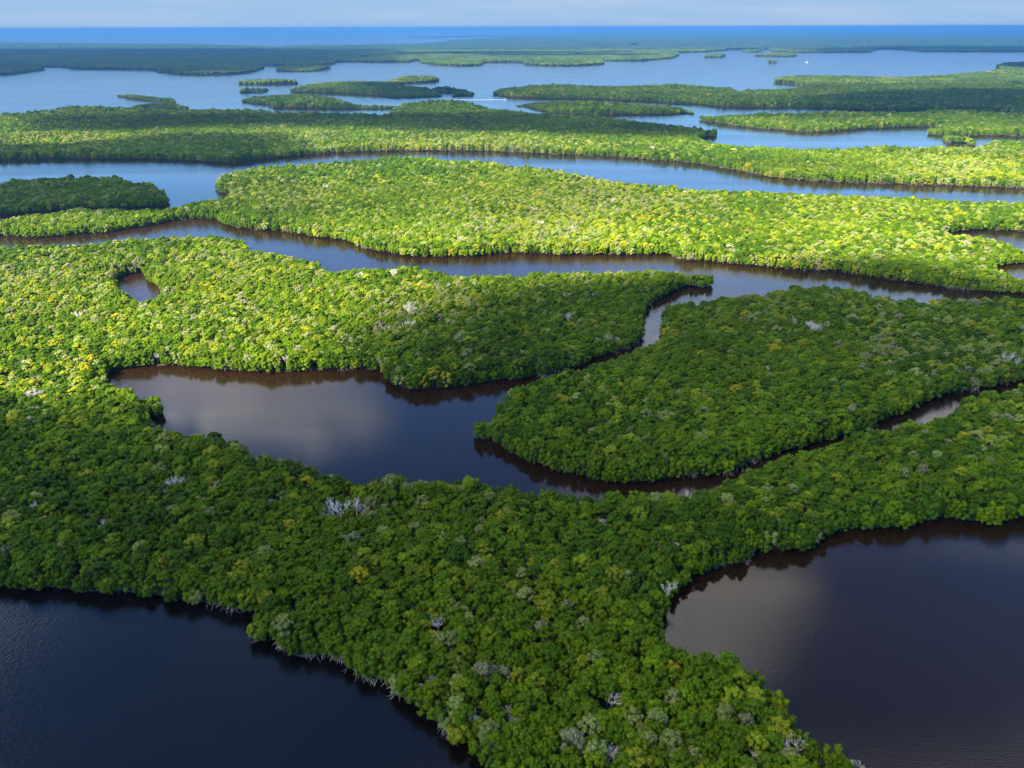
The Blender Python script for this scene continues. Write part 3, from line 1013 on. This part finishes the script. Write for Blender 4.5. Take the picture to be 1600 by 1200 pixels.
for i in order:
    pid = int(P['pid'][i])
    kind, cm, tm, rm = NEAR[near_ids.index(pid)] if pid in near_ids else NEAR[len(near_ids) + shore_ids.index(pid)]
    x, y, s = float(P['x'][i]), float(P['y'][i]), float(P['s'][i])
    root = link(bpy.data.objects.new('mangrove_tree', None))
    root.empty_display_size = 0.5
    root.location = (x, y, 0.2)
    root.rotation_euler.z = float(P['rot'][i])
    root.scale = (s, s, float(P['sz'][i]))
    tone = TONE_NAMES[P['cls'][i]]
    where = place_words(x, y, landn[P['land'][i]], float(P['e'][i]))
    lab = ' '.join(w for w in (SIZE_WORD(s), tone, 'mangrove tree', where, beside(i)) if w)
    if len(lab.split()) > 16:
        lab = lab.split(' ', 1)[1]
    root['label'], root['category'], root['group'] = lab, 'tree', 'mangrove trees ' + where
    c = link(bpy.data.objects.new('crown', cm), root)
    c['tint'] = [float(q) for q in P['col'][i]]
    link(bpy.data.objects.new('trunk', tm), root)
    if rm is not None and (kind == 'shore' or P['e'][i] < 5.5):
        link(bpy.data.objects.new('prop_roots', rm), root)
keep[order] = False

# ------------------------------------------------------------------ the rest of the forest: one object
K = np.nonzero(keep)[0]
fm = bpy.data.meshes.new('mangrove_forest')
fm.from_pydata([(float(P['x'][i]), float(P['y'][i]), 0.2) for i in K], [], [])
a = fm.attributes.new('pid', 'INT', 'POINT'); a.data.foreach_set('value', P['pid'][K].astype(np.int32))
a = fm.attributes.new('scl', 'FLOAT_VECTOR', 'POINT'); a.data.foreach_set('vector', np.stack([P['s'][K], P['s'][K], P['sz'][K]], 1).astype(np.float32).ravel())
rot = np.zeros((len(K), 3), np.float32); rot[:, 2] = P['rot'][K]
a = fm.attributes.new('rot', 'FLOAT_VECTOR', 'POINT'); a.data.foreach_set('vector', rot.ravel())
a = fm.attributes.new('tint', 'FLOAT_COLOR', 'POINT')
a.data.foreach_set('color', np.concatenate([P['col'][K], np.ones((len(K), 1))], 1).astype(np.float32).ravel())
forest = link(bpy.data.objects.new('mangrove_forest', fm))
forest['kind'] = 'stuff'
forest['label'] = 'dense mangrove canopy covering the islands and banks as far as one sees'
forest['category'] = 'forest'
ng = bpy.data.node_groups.new('forest', 'GeometryNodeTree')
ng.interface.new_socket('Geometry', in_out='INPUT', socket_type='NodeSocketGeometry')
ng.interface.new_socket('Geometry', in_out='OUTPUT', socket_type='NodeSocketGeometry')
gi, go = ng.nodes.new('NodeGroupInput'), ng.nodes.new('NodeGroupOutput')
iop = ng.nodes.new('GeometryNodeInstanceOnPoints')
ci = ng.nodes.new('GeometryNodeCollectionInfo')
ci.inputs['Collection'].default_value = protos
ci.inputs['Separate Children'].default_value = True
ci.inputs['Reset Children'].default_value = True


def named(name, dt):
    n = ng.nodes.new('GeometryNodeInputNamedAttribute')
    n.data_type = dt
    n.inputs['Name'].default_value = name
    return n.outputs['Attribute']


ng.links.new(gi.outputs[0], iop.inputs['Points'])
ng.links.new(ci.outputs[0], iop.inputs['Instance'])
iop.inputs['Pick Instance'].default_value = True
ng.links.new(named('pid', 'INT'), iop.inputs['Instance Index'])
ng.links.new(named('rot', 'FLOAT_VECTOR'), iop.inputs['Rotation'])
ng.links.new(named('scl', 'FLOAT_VECTOR'), iop.inputs['Scale'])
ng.links.new(iop.outputs[0], go.inputs[0])
mod = forest.modifiers.new('forest', 'NODES')
mod.node_group = ng

# ------------------------------------------------------------------ far forest to the horizon: too far for single crowns
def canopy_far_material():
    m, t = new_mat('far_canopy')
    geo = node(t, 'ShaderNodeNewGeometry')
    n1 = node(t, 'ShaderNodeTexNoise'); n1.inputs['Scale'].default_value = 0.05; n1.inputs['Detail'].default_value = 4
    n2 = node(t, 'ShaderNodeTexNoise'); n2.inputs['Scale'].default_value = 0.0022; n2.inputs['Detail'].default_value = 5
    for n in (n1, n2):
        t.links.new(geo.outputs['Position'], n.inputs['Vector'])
    r1 = ramp(t, [(0.3, (0.012, 0.030, 0.006)), (0.55, (0.020, 0.044, 0.007)), (0.75, (0.040, 0.060, 0.012))])  # crowns' shade on one another is painted into these dark greens
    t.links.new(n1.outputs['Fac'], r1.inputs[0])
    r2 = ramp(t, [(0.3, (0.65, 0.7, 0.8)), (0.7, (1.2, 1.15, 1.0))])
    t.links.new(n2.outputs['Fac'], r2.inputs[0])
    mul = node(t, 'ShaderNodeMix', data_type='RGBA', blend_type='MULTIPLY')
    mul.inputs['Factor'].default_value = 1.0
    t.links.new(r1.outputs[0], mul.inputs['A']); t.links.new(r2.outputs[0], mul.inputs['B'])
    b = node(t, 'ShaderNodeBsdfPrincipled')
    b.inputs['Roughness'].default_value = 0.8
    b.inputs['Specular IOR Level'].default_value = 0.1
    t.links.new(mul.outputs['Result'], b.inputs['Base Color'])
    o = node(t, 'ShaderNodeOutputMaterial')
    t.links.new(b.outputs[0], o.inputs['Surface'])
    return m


rows = [5150.0]
while rows[-1] < 120000:
    rows.append(rows[-1] * 1.006 + 4)
rows = np.array(rows)
cols = np.linspace(-0.80, 0.80, 620)
gx = rows[:, None] * cols[None, :] + rng.uniform(-.3, .3, (len(rows), len(cols))) * rows[:, None] * 0.0025
gy = np.repeat(rows[:, None], len(cols), 1) + rng.uniform(-.3, .3, (len(rows), len(cols))) * rows[:, None] * 0.005
ins = np.zeros(gx.size, bool)
for k in ('Q', 'W'):
    ins |= inside(POLY[k], gx.ravel(), gy.ravel())
for w_ in PONDS_W:
    ins &= ~inside(w_, gx.ravel(), gy.ravel())
gz = 2.5 + 9.0 * rng.random(gx.shape)
ins = ins.reshape(gx.shape)
cell = ins[:-1, :-1] & ins[1:, :-1] & ins[:-1, 1:] & ins[1:, 1:]
nc = len(cols)
idx = np.arange(gx.size).reshape(gx.shape)
q = np.stack([idx[:-1, :-1][cell], idx[:-1, 1:][cell], idx[1:, 1:][cell], idx[1:, :-1][cell]], 1)
used, inv = np.unique(q, return_inverse=True)
vv = np.stack([gx.ravel()[used], gy.ravel()[used], gz.ravel()[used]], 1)
dm = bpy.data.meshes.new('distant_forest')
dm.from_pydata(vv.tolist(), [], inv.reshape(q.shape).tolist())
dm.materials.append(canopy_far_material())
df = link(bpy.data.objects.new('distant_forest', dm))
df['kind'] = 'stuff'
df['label'] = 'hazy blue-green forest reaching to the horizon'
df['category'] = 'forest'

# ------------------------------------------------------------------ clouds overhead (they shade the ground; above the frame)
def cloud_material():
    m, t = new_mat('cloud')
    at = node(t, 'ShaderNodeAttribute', attribute_type='GEOMETRY', attribute_name='thick')
    d = node(t, 'ShaderNodeBsdfDiffuse'); d.inputs['Color'].default_value = (0.96, 0.96, 0.97, 1)
    tl = node(t, 'ShaderNodeBsdfTranslucent'); tl.inputs['Color'].default_value = (0.96, 0.96, 0.97, 1)
    mx = node(t, 'ShaderNodeMixShader'); mx.inputs[0].default_value = 0.5
    t.links.new(d.outputs[0], mx.inputs[1]); t.links.new(tl.outputs[0], mx.inputs[2])
    tp = node(t, 'ShaderNodeBsdfTransparent')
    m2 = node(t, 'ShaderNodeMixShader')
    t.links.new(at.outputs['Fac'], m2.inputs[0])
    t.links.new(tp.outputs[0], m2.inputs[1]); t.links.new(mx.outputs[0], m2.inputs[2])
    o = node(t, 'ShaderNodeOutputMaterial')
    t.links.new(m2.outputs[0], o.inputs['Surface'])
    return m


M_CLOUD = cloud_material()
ALT = 1400.0
SHIFT = SUN_DIR * (ALT / SUN_DIR.z)


def cloud(pix, extra=(), soft=60.0, seed=1, cell=18.0, top=150.0, full=0.71, at=None):
    poly = [unproject(a, b, 6.0) for a, b in pix] + list(extra)
    poly = [(x + SHIFT.x, y + SHIFT.y) for x, y in poly] if at is None else list(at)
    a = np.array(poly)
    x0, x1, y0, y1 = a[:, 0].min() - soft, a[:, 0].max() + soft, a[:, 1].min() - soft, a[:, 1].max() + soft
    nx, ny = int((x1 - x0) / cell) + 2, int((y1 - y0) / cell) + 2
    X, Y = np.meshgrid(np.linspace(x0, x1, nx), np.linspace(y0, y1, ny))
    d = edge_dist(poly, X.ravel(), Y.ravel()) * np.where(inside(poly, X.ravel(), Y.ravel()), 1, -1)
    d = d + (vnoise(X.ravel(), Y.ravel(), soft * 1.8, seed) - 0.5) * soft * 1.1
    t = np.clip((d + soft * 0.5) / soft, 0, 1)
    alpha = full * t * t * (3 - 2 * t)
    hgt = 2 + top * (1 - np.exp(-np.maximum(d + soft * 0.5, 0) / 90)) * (0.35 + 0.9 * vnoise(X.ravel(), Y.ravel(), 110, seed + 4, 4))
    act = (d > -soft * 0.5).reshape(X.shape)
    cell_on = act[:-1, :-1] | act[1:, :-1] | act[:-1, 1:] | act[1:, 1:]
    idx = np.arange(X.size).reshape(X.shape)
    q = np.stack([idx[:-1, :-1][cell_on], idx[:-1, 1:][cell_on], idx[1:, 1:][cell_on], idx[1:, :-1][cell_on]], 1)
    nv = X.size
    lo = ALT - 0.12 * hgt
    verts = np.concatenate([np.stack([X.ravel(), Y.ravel(), ALT + hgt], 1), np.stack([X.ravel(), Y.ravel(), lo], 1)])
    faces = np.concatenate([q, q[:, ::-1] + nv])
    # rim
    from collections import Counter
    ec = Counter()
    for f in q.tolist():
        for i in range(4):
            e = (f[i], f[(i + 1) % 4])
            ec[(min(e), max(e))] += 1
    rim = []
    for f in q.tolist():
        for i in range(4):
            e = (f[i], f[(i + 1) % 4])
            if ec[(min(e), max(e))] == 1:
                rim.append((e[1], e[0], e[0] + nv, e[1] + nv))
    used, inv = np.unique(np.concatenate([faces, np.array(rim)]), return_inverse=True)
    m = bpy.data.meshes.new('cloud')
    m.from_pydata(verts[used].tolist(), [], inv.reshape(-1, 4).tolist())
    al = np.concatenate([alpha, alpha])[used]
    at = m.attributes.new('thick', 'FLOAT', 'POINT')
    at.data.foreach_set('value', al.astype(np.float32))
    m.materials.append(M_CLOUD)
    m.polygons.foreach_set('use_smooth', [True] * len(m.polygons))
    o = link(bpy.data.objects.new('cloud', m))
    o['kind'] = 'structure'
    return o


cloud([(-900,650),(-300,650),(0,645),(120,632),(230,645),(330,632),(480,585),(545,550),(585,508),(650,474),(730,449),(830,437),(1060,434),(1200,428),(1370,416),(1600,434),(2100,440)],
      extra=[(900, 60), (700, -400), (-700, -400)], soft=46, seed=3)
cloud([(-300,268),(0,270),(150,268),(268,272),(280,310),(270,322),(100,326),(-300,345)], soft=40, seed=5, full=0.74)
cloud([(60,186),(250,180),(500,180),(800,180),(1000,190),(1140,203),(1110,217),(950,212),(800,206),(600,200),(400,198),(200,205),(40,206)], soft=55, seed=8, full=0.74)
cloud([(-300,232),(0,228),(100,224),(250,213),(420,210),(450,225),(430,252),(300,258),(-300,260)], soft=42, seed=9, full=0.66)
cloud([(1270,152),(1400,143),(1700,140),(2000,140),(2000,175),(1600,174),(1400,173),(1290,166)], soft=80, seed=12, full=0.76)
cloud([(-300,100),(60,96),(110,104),(90,120),(-300,130)], soft=160, seed=14, cell=40)
cloud([(560,128),(700,128),(760,140),(720,152),(580,150)], soft=120, seed=15, cell=30)

# a thin veil over the islands of the bay
cloud([], at=[(x + SHIFT.x, y + SHIFT.y) for x, y in [(-900, 1230), (-200, 1180), (300, 1260), (700, 1080), (1300, 1000), (2200, 950), (3500, 1500), (3600, 2500), (1500, 2150), (400, 1900), (-100, 2150), (-900, 1900)]], soft=160, seed=41, cell=36, top=120, full=0.36)
# fair-weather clouds ahead, which the calm ponds mirror
cloud([], at=[(380, 1800), (560, 1740), (760, 1800), (900, 1900), (930, 2150), (850, 2450), (600, 2500), (380, 2300)], soft=120, seed=21, cell=20, top=420, full=1.0)
cloud([], at=[(-1800, 3460), (-1300, 3420), (-800, 3480), (-700, 3600), (-1200, 3660), (-1750, 3700)], soft=110, seed=22, cell=20, top=300, full=0.85)
cloud([], at=[(-1400, 3130), (-1000, 3110), (-650, 3120), (-520, 3180), (-700, 3250), (-1000, 3240), (-1380, 3280)], soft=100, seed=23, cell=20, top=300, full=0.85)
# broken cloud layer, unseen and added to darken the far mainland
cloud([], at=[(x + SHIFT.x, y + SHIFT.y) for x, y in [(-9000, 2600), (-3500, 2450), (-1500, 2350), (-900, 2500), (-620, 3000), (-700, 4200), (-900, 5300), (-9000, 6300)]], soft=350, seed=31, cell=60, top=350, full=0.7)
cloud([], at=[(x + SHIFT.x, y + SHIFT.y) for x, y in [(1500, 3600), (1900, 4000), (3500, 3900), (8000, 3900), (9000, 5600), (2500, 5600), (1600, 5000)]], soft=350, seed=33, cell=60, top=350, full=0.7)

# ------------------------------------------------------------------ motor boats and the wake
M_WHITE = simple_material('white_gelcoat', (0.78, 0.78, 0.76), 0.3)
M_GLASS = simple_material('tinted_windscreen', (0.03, 0.04, 0.05), 0.1)
M_MOTOR = simple_material('black_outboard', (0.03, 0.03, 0.03), 0.4)


def foam_material():
    m, t = new_mat('wake_foam')
    at = node(t, 'ShaderNodeAttribute', attribute_type='GEOMETRY', attribute_name='thick')
    geo = node(t, 'ShaderNodeNewGeometry')
    nz = node(t, 'ShaderNodeTexNoise'); nz.inputs['Scale'].default_value = 0.8; nz.inputs['Detail'].default_value = 4
    t.links.new(geo.outputs['Position'], nz.inputs['Vector'])
    ad = node(t, 'ShaderNodeMath', operation='ADD')
    t.links.new(at.outputs['Fac'], ad.inputs[0]); t.links.new(nz.outputs['Fac'], ad.inputs[1])
    r = ramp(t, [(0.55, (0, 0, 0)), (0.95, (1, 1, 1))])
    t.links.new(ad.outputs[0], r.inputs[0])
    d = node(t, 'ShaderNodeBsdfDiffuse'); d.inputs['Color'].default_value = (0.8, 0.82, 0.83, 1)
    tp = node(t, 'ShaderNodeBsdfTransparent')
    mx = node(t, 'ShaderNodeMixShader')
    t.links.new(r.outputs[0], mx.inputs[0]); t.links.new(tp.outputs[0], mx.inputs[1]); t.links.new(d.outputs[0], mx.inputs[2])
    o = node(t, 'ShaderNodeOutputMaterial')
    t.links.new(mx.outputs[0], o.inputs['Surface'])
    return m


def boat(px, py, heading, label, length=8.5):
    x, y = unproject(px, py, 0.3)
    root = link(bpy.data.objects.new('motor_boat', None))
    root.location = (x, y, 0.0)
    root.rotation_euler = (0, R(-3), heading)
    root['label'], root['category'] = label, 'boat'
    L2, W = length / 2, length * 0.15
    st = [(-1, 1.0, 0.85), (-0.5, 1.05, 0.9), (0.1, 1.0, 1.0), (0.6, 0.7, 1.12), (0.88, 0.3, 1.25), (1.0, 0.03, 1.32)]
    V, Fc = [], []
    for (u, w, hz) in st:
        V += [(u * L2, -W * w, hz), (u * L2, -W * w * 0.72, 0.05), (u * L2, 0, -0.25 + 0.2 * max(0, u)), (u * L2, W * w * 0.72, 0.05), (u * L2, W * w, hz)]
    for i in range(len(st) - 1):
        for k in range(4):
            Fc.append((i * 5 + k, i * 5 + k + 1, i * 5 + 6 + k, i * 5 + 5 + k))
        Fc.append((i * 5 + 4, i * 5, i * 5 + 5, i * 5 + 9))
    Fc.append((0, 4, 3, 2, 1))
    hm = bpy.data.meshes.new('hull'); hm.from_pydata(V, [], Fc); hm.materials.append(M_WHITE)
    link(bpy.data.objects.new('hull', hm), root)

    def block(name, x0, x1, hw, z0, z1, slope, mat):
        vs_ = [(x0, -hw, z0), (x1, -hw, z0), (x1, hw, z0), (x0, hw, z0), (x0, -hw * .9, z1), (x1 - slope, -hw * .9, z1), (x1 - slope, hw * .9, z1), (x0, hw * .9, z1)]
        m = bpy.data.meshes.new(name)
        m.from_pydata(vs_, [], [(0, 3, 2, 1), (4, 5, 6, 7), (0, 1, 5, 4), (1, 2, 6, 5), (2, 3, 7, 6), (3, 0, 4, 7)])
        m.materials.append(mat)
        return link(bpy.data.objects.new(name, m), root)
    block('console', -0.6, 0.5, 0.55, 0.95, 1.75, 0.3, M_WHITE)
    block('windscreen', 0.15, 0.42, 0.5, 1.76, 2.15, 0.2, M_GLASS)
    block('canopy_top', -1.3, 0.7, 0.85, 2.62, 2.70, 0.05, M_WHITE)
    block('outboard_motor', -L2 - 0.75, -L2 - 0.08, 0.28, 0.2, 1.5, 0.1, M_MOTOR)
    for sx in (-1.1, 0.5):
        for sy in (-0.7, 0.7):
            b = MB(); b.tube([(sx, sy, 0.95), (sx, sy * 0.98, 2.63)], [0.04, 0.04], 0, 6)
            link(bpy.data.objects.new('canopy_post', b.mesh('canopy_post', [M_WHITE])), root)
    return x, y


bx, by = boat(789, 155.6, 0.0, 'white motor boat speeding ahead of a long white wake')
boat(1261, 97.5, 2.6, 'tiny white motor boat on the wide blue bay', 9.0)
V, Fc, T = [], [], []
for i in range(60):
    u = i / 59
    cx, w = bx - 3.5 - 105 * u, 1.6 + 3.4 * u
    for k, e in enumerate((-1, -0.4, 0.4, 1)):
        V.append((cx + random.uniform(-.4, .4), by + e * w + 3.0 * u * u, 0.06 + (0.22 * (1 - u) if k in (1, 2) else 0.0)))
        T.append((0.55 if k in (1, 2) else 0.05) * (1 - 0.55 * u))
    if i:
        for k in range(3):
            Fc.append(((i - 1) * 4 + k, (i - 1) * 4 + k + 1, i * 4 + k + 1, i * 4 + k))
wm = bpy.data.meshes.new('boat_wake'); wm.from_pydata(V, [], Fc); wm.materials.append(foam_material())
at = wm.attributes.new('thick', 'FLOAT', 'POINT'); at.data.foreach_set('value', T)
wk = link(bpy.data.objects.new('boat_wake', wm))
wk['kind'] = 'stuff'
wk['label'], wk['category'] = 'long white foam wake trailing behind the motor boat', 'wake'

# ------------------------------------------------------------------ haze
hx, hy0, hy1, hz0, hz1 = 165000.0, -3500.0, 155000.0, -2.0, 134.0
hm = bpy.data.meshes.new('haze')
hm.from_pydata([(-hx, hy0, hz0), (hx, hy0, hz0), (hx, hy1, hz0), (-hx, hy1, hz0), (-hx, hy0, hz1), (hx, hy0, hz1), (hx, hy1, hz1), (-hx, hy1, hz1)], [],
               [(0, 3, 2, 1), (4, 5, 6, 7), (0, 1, 5, 4), (1, 2, 6, 5), (2, 3, 7, 6), (3, 0, 4, 7)])
m, t = new_mat('haze')
pv = node(t, 'ShaderNodeVolumePrincipled')
pv.inputs['Color'].default_value = (0.24, 0.56, 0.88, 1)
pv.inputs['Density'].default_value = 0.000115
pv.inputs['Anisotropy'].default_value = 0.72
o = node(t, 'ShaderNodeOutputMaterial')
t.links.new(pv.outputs[0], o.inputs['Volume'])
m.cycles.homogeneous_volume = True if hasattr(m.cycles, 'homogeneous_volume') else None
hm.materials.append(m)
hz = link(bpy.data.objects.new('haze', hm))
hz['kind'] = 'stuff'
hz['label'], hz['category'] = 'thin blue haze over the far water and forest', 'haze'
print('TREES', N, 'forest', len(K), 'horizon y', [project((sx * 90000, 100000, 0)) for sx in (-.7, 0, .7)])
